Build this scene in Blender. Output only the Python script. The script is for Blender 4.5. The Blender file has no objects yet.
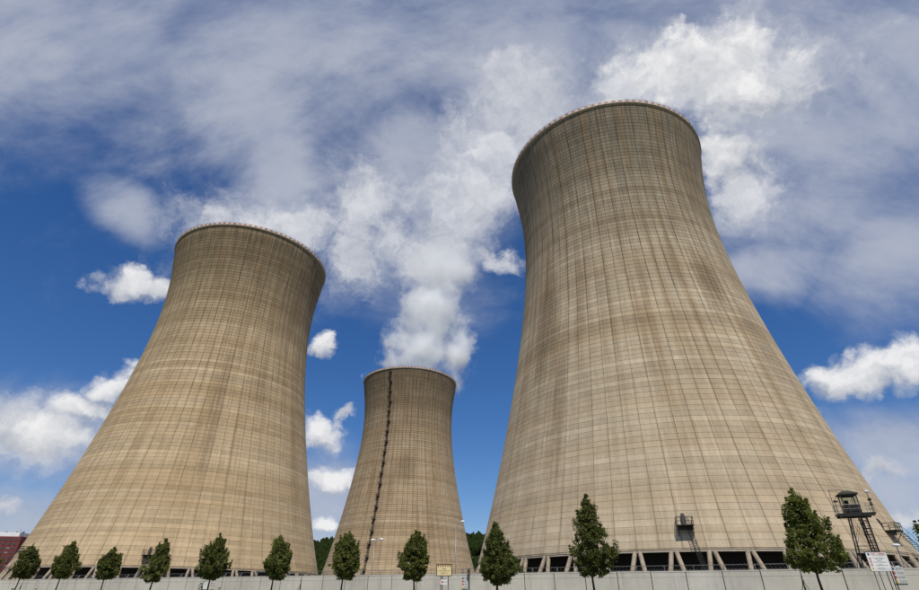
import bpy, bmesh, math, random
import numpy as np
from mathutils import Matrix, Vector, noise as mnoise

R = math.radians
PI = math.pi
scene = bpy.context.scene
col = scene.collection

# ------------------------------------------------------------------ camera
cam_d = bpy.data.cameras.new('camera')
cam_d.sensor_width = 36.0
cam_d.lens = 20.267
cam_d.clip_start = 0.1
cam_d.clip_end = 20000
cam = bpy.data.objects.new('camera', cam_d)
col.objects.link(cam)
cam.matrix_world = Matrix.Translation((0, 0, 1.8)) @ Matrix.Rotation(PI / 2 + 0.5334, 4, 'X') @ Matrix.Rotation(0.0058, 4, 'Z')
scene.camera = cam

# ------------------------------------------------------------------ render / exposure
scene.view_settings.view_transform = 'Standard'
scene.view_settings.look = 'None'
scene.view_settings.exposure = 0.0
scene.view_settings.gamma = 1.0
scene.cycles.max_bounces = 24
scene.cycles.diffuse_bounces = 3
scene.cycles.volume_bounces = 24
scene.cycles.transparent_max_bounces = 12
scene.cycles.use_denoising = True
scene.cycles.volume_max_steps = 256

# ------------------------------------------------------------------ node helpers
class NT:
    def __init__(self, tree):
        self.t = tree
        tree.nodes.clear()
    def n(self, typ, **kw):
        nd = self.t.nodes.new(typ)
        for k, v in kw.items():
            setattr(nd, k, v)
        return nd
    def set(self, sock, v):
        if isinstance(v, bpy.types.NodeSocket):
            self.t.links.new(v, sock)
        elif v is not None:
            sock.default_value = v
    def m(self, op, a, b=None, c=None, clamp=False):
        nd = self.n('ShaderNodeMath', operation=op, use_clamp=clamp)
        for i, v in enumerate((a, b, c)):
            self.set(nd.inputs[i], v)
        return nd.outputs[0]
    def v(self, op, a, b=None, scale=None):
        nd = self.n('ShaderNodeVectorMath', operation=op)
        self.set(nd.inputs[0], a)
        if b is not None:
            self.set(nd.inputs[1], b)
        if scale is not None:
            self.set(nd.inputs['Scale'], scale)
        return nd.outputs['Value'] if op in ('LENGTH', 'DOT_PRODUCT', 'DISTANCE') else nd.outputs[0]
    def noise(self, vec, scale, detail=4, rough=0.5, lac=2.0, dist=0.0, dim='3D', w=None):
        nd = self.n('ShaderNodeTexNoise', noise_dimensions=dim)
        if vec is not None and dim != '1D':
            self.set(nd.inputs['Vector'], vec)
        if w is not None:
            self.set(nd.inputs['W'], w)
        for k, x in (('Scale', scale), ('Detail', detail), ('Roughness', rough), ('Lacunarity', lac), ('Distortion', dist)):
            self.set(nd.inputs[k], x)
        return nd.outputs['Fac'], nd.outputs['Color']
    def white(self, vec=None, w=None, dim='2D'):
        nd = self.n('ShaderNodeTexWhiteNoise', noise_dimensions=dim)
        if vec is not None:
            self.set(nd.inputs['Vector'], vec)
        if w is not None:
            self.set(nd.inputs['W'], w)
        return nd.outputs['Value']
    def mr(self, x, a, b, c=0.0, d=1.0, smooth=True):
        nd = self.n('ShaderNodeMapRange', interpolation_type='SMOOTHSTEP' if smooth else 'LINEAR')
        for i, q in enumerate((x, a, b, c, d)):
            self.set(nd.inputs[i], q)
        return nd.outputs[0]
    def mix(self, f, a, b, blend='MIX'):
        nd = self.n('ShaderNodeMix', data_type='RGBA', blend_type=blend)
        self.set(nd.inputs['Factor'], f)
        self.set(nd.inputs[6], a if isinstance(a, bpy.types.NodeSocket) else (*a, 1.0) if len(a) == 3 else a)
        self.set(nd.inputs[7], b if isinstance(b, bpy.types.NodeSocket) else (*b, 1.0) if len(b) == 3 else b)
        return nd.outputs[2]
    def xyz(self, vec):
        nd = self.n('ShaderNodeSeparateXYZ')
        self.set(nd.inputs[0], vec)
        return nd.outputs
    def cxyz(self, x, y, z):
        nd = self.n('ShaderNodeCombineXYZ')
        for i, q in enumerate((x, y, z)):
            self.set(nd.inputs[i], q)
        return nd.outputs[0]

# ------------------------------------------------------------------ sun and sky
SUN_AZ = 174.0     # compass bearing the light comes from (0 = +Y, 90 = +X): high, behind the viewer
SUN_EL = 60.0
SKY_STRENGTH = 0.10
sd = bpy.data.lights.new('sun', 'SUN')
sd.energy = 4.3
sd.angle = R(0.5)
sd.color = (1.0, 0.955, 0.88)
sun = bpy.data.objects.new('sun', sd)
col.objects.link(sun)
sv = Vector((math.sin(R(SUN_AZ)) * math.cos(R(SUN_EL)), math.cos(R(SUN_AZ)) * math.cos(R(SUN_EL)), math.sin(R(SUN_EL))))
sun.rotation_euler = sv.to_track_quat('Z', 'Y').to_euler()
sun.location = sv * 300

# clouds: bearing, elevation, half width, half height, tilt (degrees)
CRISP = [(-36.03, 26.72, 3.4, 1.7, 12.63), (-35.19, 16.51, 3.4, 1.53, 47.95), (-36.51, 14.47, 2.89, 1.56, 10.87),
 (-39.33, 11.6, 4.88, 1.9, 9.31), (-16.44, 23.94, 1.75, 1.27, 53.79),
 (-14.81, 14.85, 2.61, 2.0, 4.21), (-13.35, 10.33, 2.76, 1.34, 2.76),
 (-13.79, 6.33, 2.1, 0.9, 1.86), (38.73, 17.2, 3.86, 2.4, -12.83), (43.2, 17.6, 3.4, 2.3, -14.69),
 (36.74, 18.0, 2.0, 1.5, -12.73), (40.8, 17.5, 4.6, 2.5, -13),
 (35.16, 49.0, 8.0, 3.6, -19.81), (39.45, 44.0, 5.0, 4.2, -29.42), (34.9, 39.7, 2.8, 3.8, -80.57),
 (80, 40, 9, 4, 0), (140, 48, 10, 5, 10), (175, 20, 9, 3, 0), (-85, 30, 8, 4, 0), (-120, 45, 9, 4, 0), (-150, 18, 10, 3.5, 0)]
SOFT = [(-12.69, 17.34, 1.2, 0.7, 4.17), (38.65, 9.52, 1.9, 0.8, -7.14), (-38.89, 5.75, 1.1, 0.8, 5.01), (37.0, 47.5, 9.0, 4.6, -22), (28.1, 49.72, 4.8, 3.4, -11.93), (11.0, 50.0, 6.2, 4.4, -8.38), (5.2, 46.0, 5.4, 5.2, -2.97), (0.8, 41.0, 4.3, 6.0, 0.14),
 (-23.0, 35.86, 9.6, 3.2, 14.36), (-14.13, 39.6, 5.6, 3.9, 9.53), (-13.9, 34.4, 3.8, 4.3, 8.55), (-9.8, 36.0, 2.7, 3.25, 6.48), (35.5, 36.0, 3.0, 3.6, -30),
 (5.13, 34.57, 3.0, 1.0, -17.57), (-1.2, 36.6, 4.0, 3.6, 0), (-3.9, 33.5, 3.4, 2.4, 0),
 (-40.5, 11.0, 6.0, 2.6, 10), (38.22, 5.38, 1.57, 0.76, -3.83),
 (105, 22, 10, 4, 0), (-70, 14, 8, 3, 0), (70, 12, 8, 3, 0), (215, 50, 9, 6, 0)]
VEIL = [(-27.36, 55.0, 30.26, 6.6, 23.14), (-29.5, 46.5, 9.0, 6.0, 23.53), (-26.5, 43.0, 4.6, 8.4, 19.49),
 (-46.19, 45.5, 14.0, 8.0, 36.49), (17.42, 55.61, 19.28, 5.29, -14.22), (47.62, 38.25, 13.18, 10.71, -33.77),
 (41.1, 32.41, 8.94, 5.45, -12.62), (34.81, 28.54, 5.79, 2.87, -6.43), (45.92, 25.73, 5.77, 5.05, -23.71),
 (-40.5, 33.2, 3.0, 1.5, -25), (-2.89, 40.92, 7.61, 9.64, 2.22), (-8, 46, 6, 7, 0),
 (-39.47, 11.41, 9.77, 3.66, 9.66), (40.43, 11.66, 5.73, 3.22, -9.36),
 (-35.36, 5.59, 8.12, 2.35, 4.33), (-13.13, 8.65, 7.82, 4.68, 2.32), (36.21, 7.42, 6.1, 2.39, -5.02),
 (90, 55, 25, 15, 0), (180, 60, 30, 14, 0), (-110, 60, 25, 12, 0), (130, 25, 18, 8, 0), (-160, 35, 18, 8, 0), (0, 80, 40, 14, 0)]

world = bpy.data.worlds.new('World')
scene.world = world
world.use_nodes = True
W = NT(world.node_tree)
world.cycles.sampling_method = 'MANUAL'
world.cycles.sample_map_resolution = 512

def blob_field(N, vec, blobs):
    out = None
    for az, el, rx, ry, rot in blobs:
        a, e = R(az), R(el)
        d = Vector((math.sin(a) * math.cos(e), math.cos(a) * math.cos(e), math.sin(e)))
        right = Vector((math.cos(a), -math.sin(a), 0))
        up = right.cross(d)
        c, s = math.cos(R(rot)), math.sin(R(rot))
        ex = right * c + up * s
        ez = up * c - right * s
        px = N.v('DOT_PRODUCT', vec, tuple(ex / math.tan(R(rx))))
        pz = N.v('DOT_PRODUCT', vec, tuple(ez / math.tan(R(ry))))
        sq = N.m('MULTIPLY_ADD', px, px, N.m('MULTIPLY', pz, pz))
        out = sq if out is None else N.m('MINIMUM', out, sq)
    return N.m('SQRT', out)

tc = W.n('ShaderNodeTexCoord')
d0 = tc.outputs['Generated']
sky = W.n('ShaderNodeTexSky', sky_type='NISHITA')
sky.sun_disc = False
sky.sun_elevation = R(SUN_EL)
sky.sun_rotation = R(SUN_AZ)
sky.altitude = 200
sky.air_density = 1.0
sky.dust_density = 0.4
sky.ozone_density = 3.0
hs = W.n('ShaderNodeHueSaturation')
hs.inputs['Saturation'].default_value = 1.28
hs.inputs['Value'].default_value = 0.87
W.set(hs.inputs['Color'], sky.outputs[0])
blue = W.v('MULTIPLY', hs.outputs[0], (0.93, 0.94, 1.12))

def cen(c):
    return W.v('SUBTRACT', c, (0.5, 0.5, 0.5))
w1 = W.noise(d0, 5.0, 2, 0.55)[1]
w2 = W.noise(d0, 19.0, 5, 0.68)[1]
off1 = W.v('SCALE', cen(w1), scale=0.09)
off2 = W.v('SCALE', cen(w2), scale=0.075)
dh = W.v('ADD', d0, W.v('ADD', W.v('SCALE', off1, scale=0.55), W.v('SCALE', off2, scale=0.45)))
d1 = W.v('ADD', W.v('ADD', d0, off1), off2)
fine = W.noise(d1, 13.0, 7, 0.62)[0]
finec = W.m('SUBTRACT', fine, 0.5)
vor = W.n('ShaderNodeTexVoronoi', feature='F1')
W.set(vor.inputs['Vector'], dh)
vor.inputs['Scale'].default_value = 20.0
vor.inputs['Detail'].default_value = 2.0
vor.inputs['Roughness'].default_value = 0.55
bil = W.m('SUBTRACT', 0.72, vor.outputs['Distance'])          # rounded heads of cumulus
Dc = blob_field(W, dh, CRISP)
Du = blob_field(W, W.v('ADD', dh, (0.0, 0.0, 0.022)), CRISP)       # the same clouds a little higher: tells heads from bases
cm1 = W.mr(W.m('SUBTRACT', Dc, W.m('ADD', W.m('MULTIPLY', bil, 0.70), W.m('MULTIPLY', finec, 1.0))), 1.25, 0.55)
Ds = blob_field(W, d1, SOFT)
cm2 = W.mr(W.m('SUBTRACT', Ds, W.m('MULTIPLY', finec, 2.2)), 1.48, 0.20)
# cloud relief, lit from the sun's side
fb = W.noise(W.v('ADD', d1, tuple(sv * 0.02)), 13.0, 4, 0.6)[0]
relief = W.m('MULTIPLY', W.m('SUBTRACT', fine, fb), 1.8)
big = W.noise(d0, 7.0, 3, 0.5)[0]
bright = W.m('ADD', W.m('ADD', 0.55, relief), W.m('MULTIPLY', W.m('SUBTRACT', big, 0.5), 1.5), clamp=True)
brc = W.m('ADD', W.m('ADD', bright, W.m('MULTIPLY', bil, 0.5)), W.m('MULTIPLY', W.m('SUBTRACT', Du, Dc), 0.75), clamp=True)
ccol = W.mix(brc, (4.2, 4.5, 5.1), (8.8, 8.75, 8.75))
scol = W.mix(bright, (4.3, 4.6, 5.3), (7.5, 7.6, 7.9))
# high thin veil, closing overhead
vstretch = W.n('ShaderNodeMapping', vector_type='POINT')
W.set(vstretch.inputs['Vector'], d0)
vstretch.inputs['Rotation'].default_value = (0.3, 0.5, 0.7)
vstretch.inputs['Scale'].default_value = (1.0, 2.3, 1.4)
vn = W.noise(vstretch.outputs[0], 3.6, 8, 0.62, dist=0.25)[0]
vnc = W.m('SUBTRACT', vn, 0.5)
Dv = blob_field(W, W.v('ADD', d0, off1), VEIL)
va = W.mr(W.m('SUBTRACT', Dv, W.m('MULTIPLY', vnc, 2.4)), 1.68, 0.05)
up_ = W.xyz(d0)[2]
vb = W.mr(W.m('ADD', up_, W.m('MULTIPLY', vnc, 0.75)), 0.50, 0.88, 0.0, 0.80)
vamt = W.m('MULTIPLY', W.m('MAXIMUM', va, vb), 0.82)
vcol = W.mix(W.mr(vn, 0.3, 0.7), (3.2, 3.65, 4.9), (5.0, 5.3, 6.1))
c1 = W.mix(vamt, blue, vcol)
c2 = W.mix(W.m('MULTIPLY', cm2, 0.92), c1, scol)
c2 = W.mix(W.m('MULTIPLY', cm1, 0.95), c2, ccol)
bg = W.n('ShaderNodeBackground')
W.set(bg.inputs['Color'], c2)
bg.inputs['Strength'].default_value = SKY_STRENGTH
wo = W.n('ShaderNodeOutputWorld')
W.t.links.new(bg.outputs[0], wo.inputs[0])

# ------------------------------------------------------------------ materials
def new_mat(name):
    m = bpy.data.materials.new(name)
    m.use_nodes = True
    return m, NT(m.node_tree)

def finish(N, color, rough=0.8, metallic=0.0, bump=None, spec=0.3, bump_dist=0.02, bump_str=0.5):
    b = N.n('ShaderNodeBsdfPrincipled')
    N.set(b.inputs['Base Color'], color if isinstance(color, bpy.types.NodeSocket) else (*color, 1.0))
    N.set(b.inputs['Roughness'], rough)
    b.inputs['Metallic'].default_value = metallic
    b.inputs['Specular IOR Level'].default_value = spec
    if bump is not None:
        bp = N.n('ShaderNodeBump')
        bp.inputs['Strength'].default_value = bump_str
        bp.inputs['Distance'].default_value = bump_dist
        N.set(bp.inputs['Height'], bump)
        N.t.links.new(bp.outputs[0], b.inputs['Normal'])
    o = N.n('ShaderNodeOutputMaterial')
    N.t.links.new(b.outputs[0], o.inputs[0])

def simple(name, color, rough=0.6, metallic=0.0, vary=0.25, scale=3.0, spec=0.3):
    m, N = new_mat(name)
    g = N.n('ShaderNodeNewGeometry')
    f = N.noise(g.outputs['Position'], scale, 5, 0.6)[0]
    k = N.mr(f, 0.25, 0.75, 1 - vary, 1 + vary * 0.4)
    c = N.v('SCALE', color, scale=k)
    finish(N, c, rough, metallic, spec=spec)
    return m

NRIB, LIFT, Z0, HT = 80, 1.1, 8.9, 125.0

def tower_mat(name, center, base, dark, grime, stains, zgrime_shade=(55, 122), joint=False, seed=0.0):
    """weathered board-marked concrete, in the tower's own cylindrical coordinates"""
    m, N = new_mat(name)
    g = N.n('ShaderNodeNewGeometry')
    p = N.v('SUBTRACT', g.outputs['Position'], (center[0], center[1], 0.0))
    x, y, z = N.xyz(p)
    ang = N.m('ARCTAN2', y, x)
    rib = N.m('MULTIPLY', ang, NRIB / (2 * PI))
    lift = N.m('FLOOR', N.m('DIVIDE', N.m('SUBTRACT', z, Z0 - 0.001), LIFT))
    ribi = N.m('FLOOR', rib)
    # tone of every pour and panel
    bands = N.noise(None, 0.11, 4, 0.6, dim='1D', w=N.m('ADD', z, seed))[0]
    perlift = N.white(w=N.m('ADD', lift, seed), dim='1D')
    # runs of neighbouring panels that were cast together
    seg = N.white(vec=N.cxyz(N.m('FLOOR', N.m('DIVIDE', N.m('ADD', ribi, N.m('MULTIPLY', perlift, 40)), 7.0)), N.m('ADD', lift, seed), 0.0))
    perpan = N.white(vec=N.cxyz(ribi, N.m('ADD', lift, seed + 3.0), 0.0))
    big = N.noise(p, 0.035, 4, 0.55)[0]
    sv1 = N.cxyz(N.m('MULTIPLY', ang, 34.0), N.m('MULTIPLY', z, 0.045), seed)
    streak = N.noise(sv1, 1.0, 6, 0.68)[0]
    sv2 = N.cxyz(N.m('MULTIPLY', ang, 150.0), N.m('MULTIPLY', z, 0.12), seed + 5)
    fstreak = N.noise(sv2, 1.0, 5, 0.7)[0]
    sv3 = N.cxyz(N.m('MULTIPLY', ang, 420.0), N.m('MULTIPLY', z, 0.7), seed + 9)
    board = N.noise(sv3, 1.0, 3, 0.6)[0]
    grain = N.noise(p, 1.1, 8, 0.75)[0]
    hi = N.mr(z, zgrime_shade[0], zgrime_shade[1])
    c = N.mix(N.mr(bands, 0.42, 0.62, 0.0, 0.55), base, dark)
    c = N.mix(N.mr(big, 0.45, 0.7, 0.0, 0.35), c, dark)
    k = N.m('ADD', 0.745, N.m('MULTIPLY', perlift, 0.19))
    k = N.m('ADD', k, N.m('MULTIPLY', seg, 0.09))
    k = N.m('ADD', k, N.m('MULTIPLY', perpan, 0.11))
    k = N.m('ADD', k, N.m('MULTIPLY', N.m('SUBTRACT', grain, 0.5), 0.42))
    k = N.m('ADD', k, N.m('MULTIPLY', N.m('SUBTRACT', board, 0.5), 0.50))
    # grime washed down from the top; the height blend also paints in some shade
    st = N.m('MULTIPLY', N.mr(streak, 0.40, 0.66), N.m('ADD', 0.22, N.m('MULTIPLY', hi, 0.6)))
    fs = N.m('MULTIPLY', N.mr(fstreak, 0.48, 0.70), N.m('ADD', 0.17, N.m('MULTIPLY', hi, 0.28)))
    drip = N.m('MULTIPLY', N.mr(z, 104, 124), N.mr(fstreak, 0.36, 0.62))
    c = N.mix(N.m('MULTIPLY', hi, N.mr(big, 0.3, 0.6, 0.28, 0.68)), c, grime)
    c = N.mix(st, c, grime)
    c = N.mix(fs, c, tuple(q * 0.5 for q in grime))
    c = N.mix(N.m('MULTIPLY', drip, 0.5), c, tuple(q * 0.36 for q in grime))
    # broad ochre rain stains, some reaching far down
    sv4 = N.cxyz(N.m('MULTIPLY', ang, 13.0), N.m('MULTIPLY', z, 0.012), seed + 21)
    wide = N.noise(sv4, 1.0, 5, 0.6)[0]
    c = N.mix(N.m('MULTIPLY', N.mr(wide, 0.46, 0.66), N.m('MULTIPLY', N.mr(fstreak, 0.25, 0.65, 0.35, 1.0), N.mr(z, 12, 60, 0.30, 0.72))), c, (0.245, 0.160, 0.080))
    # dirt running beside the ribs
    fr = N.m('ABSOLUTE', N.m('SUBTRACT', N.m('FRACT', rib), 0.5))       # 0.5 on a rib
    fr2 = N.m('ABSOLUTE', N.m('SUBTRACT', N.m('FRACT', N.m('MULTIPLY', rib, 0.5)), 0.5))
    near = N.m('ADD', N.m('MULTIPLY', N.mr(fr, 0.40, 0.5), 0.35), N.m('MULTIPLY', N.mr(fr2, 0.44, 0.5), 0.5))
    ribdirt = N.m('MULTIPLY', near, N.m('MULTIPLY', N.mr(fstreak, 0.3, 0.6), N.mr(z, 30, 100, 0.30, 1.0)))
    c = N.mix(ribdirt, c, tuple(q * 0.42 for q in grime))
    # single stains of their own shape
    for (sa, sz, da, dz, s) in stains:
        dx = N.m('DIVIDE', N.m('SUBTRACT', ang, R(sa)), R(da))
        dy = N.m('DIVIDE', N.m('SUBTRACT', z, sz), dz)
        q = N.m('SQRT', N.m('ADD', N.m('MULTIPLY', dx, dx), N.m('MULTIPLY', dy, dy)))
        q = N.mr(N.m('SUBTRACT', q, N.m('MULTIPLY', N.m('SUBTRACT', streak, 0.5), 1.2)), 1.0, 0.2)
        c = N.mix(N.m('MULTIPLY', q, N.m('MULTIPLY', N.mr(fstreak, 0.2, 0.7, 0.4, 1.0), s)), c, (0.17, 0.118, 0.068))
    if joint:
        c = N.mix(N.m('MULTIPLY', N.mr(N.noise(p, 0.25, 4, 0.7)[0], 0.3, 0.65, 0.45, 0.92), N.mr(z, 8, 70, 0.55, 0.95)), c, (0.06, 0.038, 0.022))
    c = N.v('SCALE', c, scale=k)
    finish(N, c, 0.9, bump=N.m('ADD', board, N.m('MULTIPLY', grain, 0.8)), bump_dist=0.03, bump_str=0.35, spec=0.15)
    return m

def column_concrete(name, color, scale=0.6, streaks=True, vary=0.3):
    m, N = new_mat(name)
    g = N.n('ShaderNodeNewGeometry')
    p = g.outputs['Position']
    a = N.noise(p, scale, 6, 0.62)[0]
    b = N.noise(p, scale * 14, 4, 0.6)[0]
    x, y, z = N.xyz(p)
    s = N.noise(N.cxyz(N.m('MULTIPLY', x, 2.2), N.m('MULTIPLY', y, 2.2), N.m('MULTIPLY', z, 0.16)), 1.0, 5, 0.65)[0]
    oi = N.n('ShaderNodeObjectInfo')
    k = N.m('ADD', N.mr(a, 0.2, 0.8, 1 - vary, 1 + vary * 0.5), N.m('MULTIPLY', N.m('SUBTRACT', b, 0.5), 0.16))
    k = N.m('ADD', k, N.m('MULTIPLY', N.m('SUBTRACT', oi.outputs['Random'], 0.5), 0.10))
    c = N.v('SCALE', color, scale=k)
    if streaks:
        c = N.mix(N.mr(s, 0.48, 0.75, 0.0, 0.45), c, tuple(q * 0.55 for q in color))
    finish(N, c, 0.88, bump=N.m('ADD', b, a), bump_dist=0.01, bump_str=0.4, spec=0.2)
    return m

M = {}
M['column'] = column_concrete('column_concrete', (0.34, 0.28, 0.205), 0.9, True, 0.4)
M['basin'] = column_concrete('basin_concrete', (0.26, 0.23, 0.19))
M['wall'] = column_concrete('wall_concrete', (0.56, 0.53, 0.465), 0.25, True, 0.2)
M['wall_joint'] = simple('wall_joint_filler', (0.03, 0.03, 0.028), 0.9)
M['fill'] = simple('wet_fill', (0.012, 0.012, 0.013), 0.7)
M['lip'] = column_concrete('rim_concrete', (0.40, 0.35, 0.28), 0.8)
M['white_paint'] = simple('white_paint', (0.60, 0.55, 0.48), 0.6, vary=0.45, scale=0.8)
M['red_paint'] = simple('faded_red_paint', (0.45, 0.155, 0.11), 0.6, vary=0.7, scale=0.8)
M['steel'] = simple('dark_steel', (0.035, 0.033, 0.030), 0.55, 0.3)
M['galv'] = simple('galvanised_steel', (0.30, 0.30, 0.30), 0.45, 0.7)
M['grey_steel'] = simple('grey_steel', (0.16, 0.155, 0.15), 0.5, 0.4)
M['lamp_white'] = simple('lamp_housing', (0.72, 0.72, 0.70), 0.35)
M['cabin'] = simple('cabin_paint', (0.022, 0.022, 0.016), 0.5)
M['roof_green'] = simple('roof_felt', (0.035, 0.037, 0.024), 0.8)
M['bark'] = simple('bark', (0.05, 0.04, 0.03), 0.9, scale=9)
M['sign_white'] = simple('sign_white', (0.74, 0.73, 0.69), 0.4, vary=0.12)
M['sign_pale'] = simple('sign_pale', (0.60, 0.60, 0.57), 0.5, vary=0.15)
M['sign_yellow'] = simple('sign_yellow', (0.72, 0.58, 0.31), 0.45, vary=0.12)
M['sign_brown'] = simple('sign_brown', (0.13, 0.055, 0.03), 0.5)
M['print_red'] = simple('print_red', (0.55, 0.06, 0.04), 0.5)
M['print_black'] = simple('print_black', (0.03, 0.03, 0.03), 0.5)
M['print_blue'] = simple('print_blue', (0.04, 0.08, 0.22), 0.5)
M['print_yellow'] = simple('print_yellow', (0.75, 0.48, 0.03), 0.5)
M['print_grey'] = simple('print_grey', (0.32, 0.33, 0.36), 0.5)
M['red_clad'] = simple('red_cladding', (0.20, 0.04, 0.033), 0.55, vary=0.2, scale=0.1)
M['white_clad'] = simple('white_cladding', (0.75, 0.74, 0.72), 0.5, vary=0.1, scale=0.2)
M['glass_dark'] = simple('window_glass', (0.07, 0.06, 0.07), 0.3, spec=0.6)
M['blind'] = simple('window_blind', (0.26, 0.20, 0.18), 0.5)

def pane_mat():
    m, N = new_mat('cabin_glass')
    b = N.n('ShaderNodeBsdfPrincipled')
    b.inputs['Base Color'].default_value = (0.75, 0.8, 0.78, 1)
    b.inputs['Roughness'].default_value = 0.03
    b.inputs['Transmission Weight'].default_value = 1.0
    b.inputs['IOR'].default_value = 1.05
    o = N.n('ShaderNodeOutputMaterial')
    N.t.links.new(b.outputs[0], o.inputs[0])
    return m
M['pane'] = pane_mat()

def leaf_mat(name, c1, c2, trans=0.35, spec=0.22):
    m, N = new_mat(name)
    g = N.n('ShaderNodeNewGeometry')
    f = N.noise(g.outputs['Position'], 1.3, 4, 0.6)[0]
    f2 = N.white(vec=N.v('SCALE', g.outputs['Position'], scale=6.0), dim='3D')
    f3 = N.m('ADD', N.m('MULTIPLY', f, 0.9), N.m('MULTIPLY', f2, 0.25))
    oi = N.n('ShaderNodeObjectInfo')
    c = N.v('SCALE', N.mix(N.mr(f3, 0.35, 0.85), c1, c2), scale=N.m('ADD', 0.95, N.m('MULTIPLY', oi.outputs['Random'], 0.4)))
    b = N.n('ShaderNodeBsdfPrincipled')
    N.set(b.inputs['Base Color'], c)
    b.inputs['Roughness'].default_value = 0.6
    b.inputs['Specular IOR Level'].default_value = spec
    t = N.n('ShaderNodeBsdfTranslucent')
    N.set(t.inputs['Color'], N.v('MULTIPLY', c, (1.3, 1.5, 0.5)))
    mx = N.n('ShaderNodeMixShader')
    mx.inputs[0].default_value = trans
    N.t.links.new(b.outputs[0], mx.inputs[1])
    N.t.links.new(t.outputs[0], mx.inputs[2])
    o = N.n('ShaderNodeOutputMaterial')
    N.t.links.new(mx.outputs[0], o.inputs[0])
    return m
M['leaf'] = leaf_mat('leaf_dark_green', (0.034, 0.046, 0.012), (0.185, 0.190, 0.046))
M['leaf_light'] = leaf_mat('leaf_light_green', (0.035, 0.06, 0.015), (0.10, 0.13, 0.03))
M['leaf_forest'] = leaf_mat('leaf_forest', (0.008, 0.014, 0.005), (0.024, 0.033, 0.009), 0.1, 0.0)
M['weed'] = leaf_mat('leaf_weed', (0.06, 0.07, 0.02), (0.15, 0.15, 0.05))

def ground_mat():
    m, N = new_mat('dry_grass_ground')
    g = N.n('ShaderNodeNewGeometry')
    p = g.outputs['Position']
    a = N.noise(p, 0.12, 6, 0.6)[0]
    b = N.noise(p, 4.0, 6, 0.7)[0]
    c = N.mix(N.mr(N.m('ADD', N.m('MULTIPLY', a, 0.6), N.m('MULTIPLY', b, 0.4)), 0.35, 0.65), (0.055, 0.075, 0.022), (0.15, 0.13, 0.07))
    finish(N, c, 0.95, bump=b, bump_dist=0.06)
    return m
M['ground'] = ground_mat()
M['gravel'] = simple('yard_gravel', (0.22, 0.21, 0.19), 0.95, scale=7)
M['hill'] = simple('hill_soil', (0.03, 0.045, 0.018), 0.95, scale=0.05)

# ------------------------------------------------------------------ object helpers
def link(o, parent=None):
    col.objects.link(o)
    if parent is not None:
        o.parent = parent
    return o

def tag(o, label=None, cat=None, group=None, kind=None):
    if label: o['label'] = label
    if cat: o['category'] = cat
    if group: o['group'] = group
    if kind: o['kind'] = kind
    return o

def empty(name, loc=(0, 0, 0), rz=0.0, parent=None):
    o = bpy.data.objects.new(name, None)
    o.empty_display_size = 0.5
    o.location = loc
    o.rotation_euler = (0, 0, rz)
    return link(o, parent)

def obj(name, mesh, parent=None, loc=None, rz=None):
    o = bpy.data.objects.new(name, mesh)
    if loc is not None: o.location = loc
    if rz is not None: o.rotation_euler = (0, 0, rz)
    return link(o, parent)

class MB:
    """collects faces, then becomes one mesh"""
    def __init__(self):
        self.v = []; self.f = []; self.mi = []; self.cur = 0
    def add(self, vs, fs):
        b = len(self.v)
        self.v += [tuple(q) for q in vs]
        self.f += [tuple(b + i for i in q) for q in fs]
        self.mi += [self.cur] * len(fs)
    def box(self, c, s, rz=0.0, mat=None):
        hx, hy, hz = s[0] / 2, s[1] / 2, s[2] / 2
        pts = [Vector((i * hx, j * hy, k * hz)) for k in (-1, 1) for j in (-1, 1) for i in (-1, 1)]
        if mat is not None:
            pts = [mat @ q for q in pts]
        elif rz:
            m = Matrix.Rotation(rz, 3, 'Z'); pts = [m @ q for q in pts]
        c = Vector(c)
        self.add([q + c for q in pts], [(0, 2, 3, 1), (4, 5, 7, 6), (0, 1, 5, 4), (2, 6, 7, 3), (0, 4, 6, 2), (1, 3, 7, 5)])
    def tube(self, p0, p1, r0, r1=None, n=6, cap=True):
        p0, p1 = Vector(p0), Vector(p1)
        r1 = r0 if r1 is None else r1
        ax = (p1 - p0)
        if ax.length < 1e-6: return
        ax.normalize()
        u = ax.cross(Vector((0, 0, 1)))
        if u.length < 1e-3: u = Vector((1, 0, 0))
        u.normalize(); w = ax.cross(u)
        vs = []
        for p, r in ((p0, r0), (p1, r1)):
            for i in range(n):
                a = 2 * PI * i / n
                vs.append(p + (u * math.cos(a) + w * math.sin(a)) * r)
        fs = [(i, (i + 1) % n, n + (i + 1) % n, n + i) for i in range(n)]
        if cap:
            fs += [tuple(range(n - 1, -1, -1)), tuple(range(n, 2 * n))]
        self.add(vs, fs)
    def path(self, pts, r, n=6):
        for a, b in zip(pts[:-1], pts[1:]):
            self.tube(a, b, r, n=n)
    def revolve(self, prof, n, a0=0.0, a1=2 * PI):
        full = abs(a1 - a0 - 2 * PI) < 1e-6
        cnt = n if full else n + 1
        vs = []
        for (r, z) in prof:
            for i in range(cnt):
                a = a0 + (a1 - a0) * i / n
                vs.append((r * math.cos(a), r * math.sin(a), z))
        fs = []
        for j in range(len(prof) - 1):
            for i in range(n):
                i2 = (i + 1) % cnt
                fs.append((j * cnt + i, j * cnt + i2, (j + 1) * cnt + i2, (j + 1) * cnt + i))
        self.add(vs, fs)
    def mesh(self, name, mats, smooth=False):
        me = bpy.data.meshes.new(name)
        me.from_pydata(self.v, [], self.f)
        for m in (mats if isinstance(mats, (list, tuple)) else [mats]):
            me.materials.append(m)
        if any(self.mi):
            me.polygons.foreach_set('material_index', self.mi)
        me.polygons.foreach_set('use_smooth', [bool(smooth)] * len(me.polygons))
        me.update()
        return me
    def build(self, name, mats, parent=None, smooth=False, loc=None, rz=None):
        return obj(name, self.mesh(name, mats, smooth), parent, loc, rz)

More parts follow.
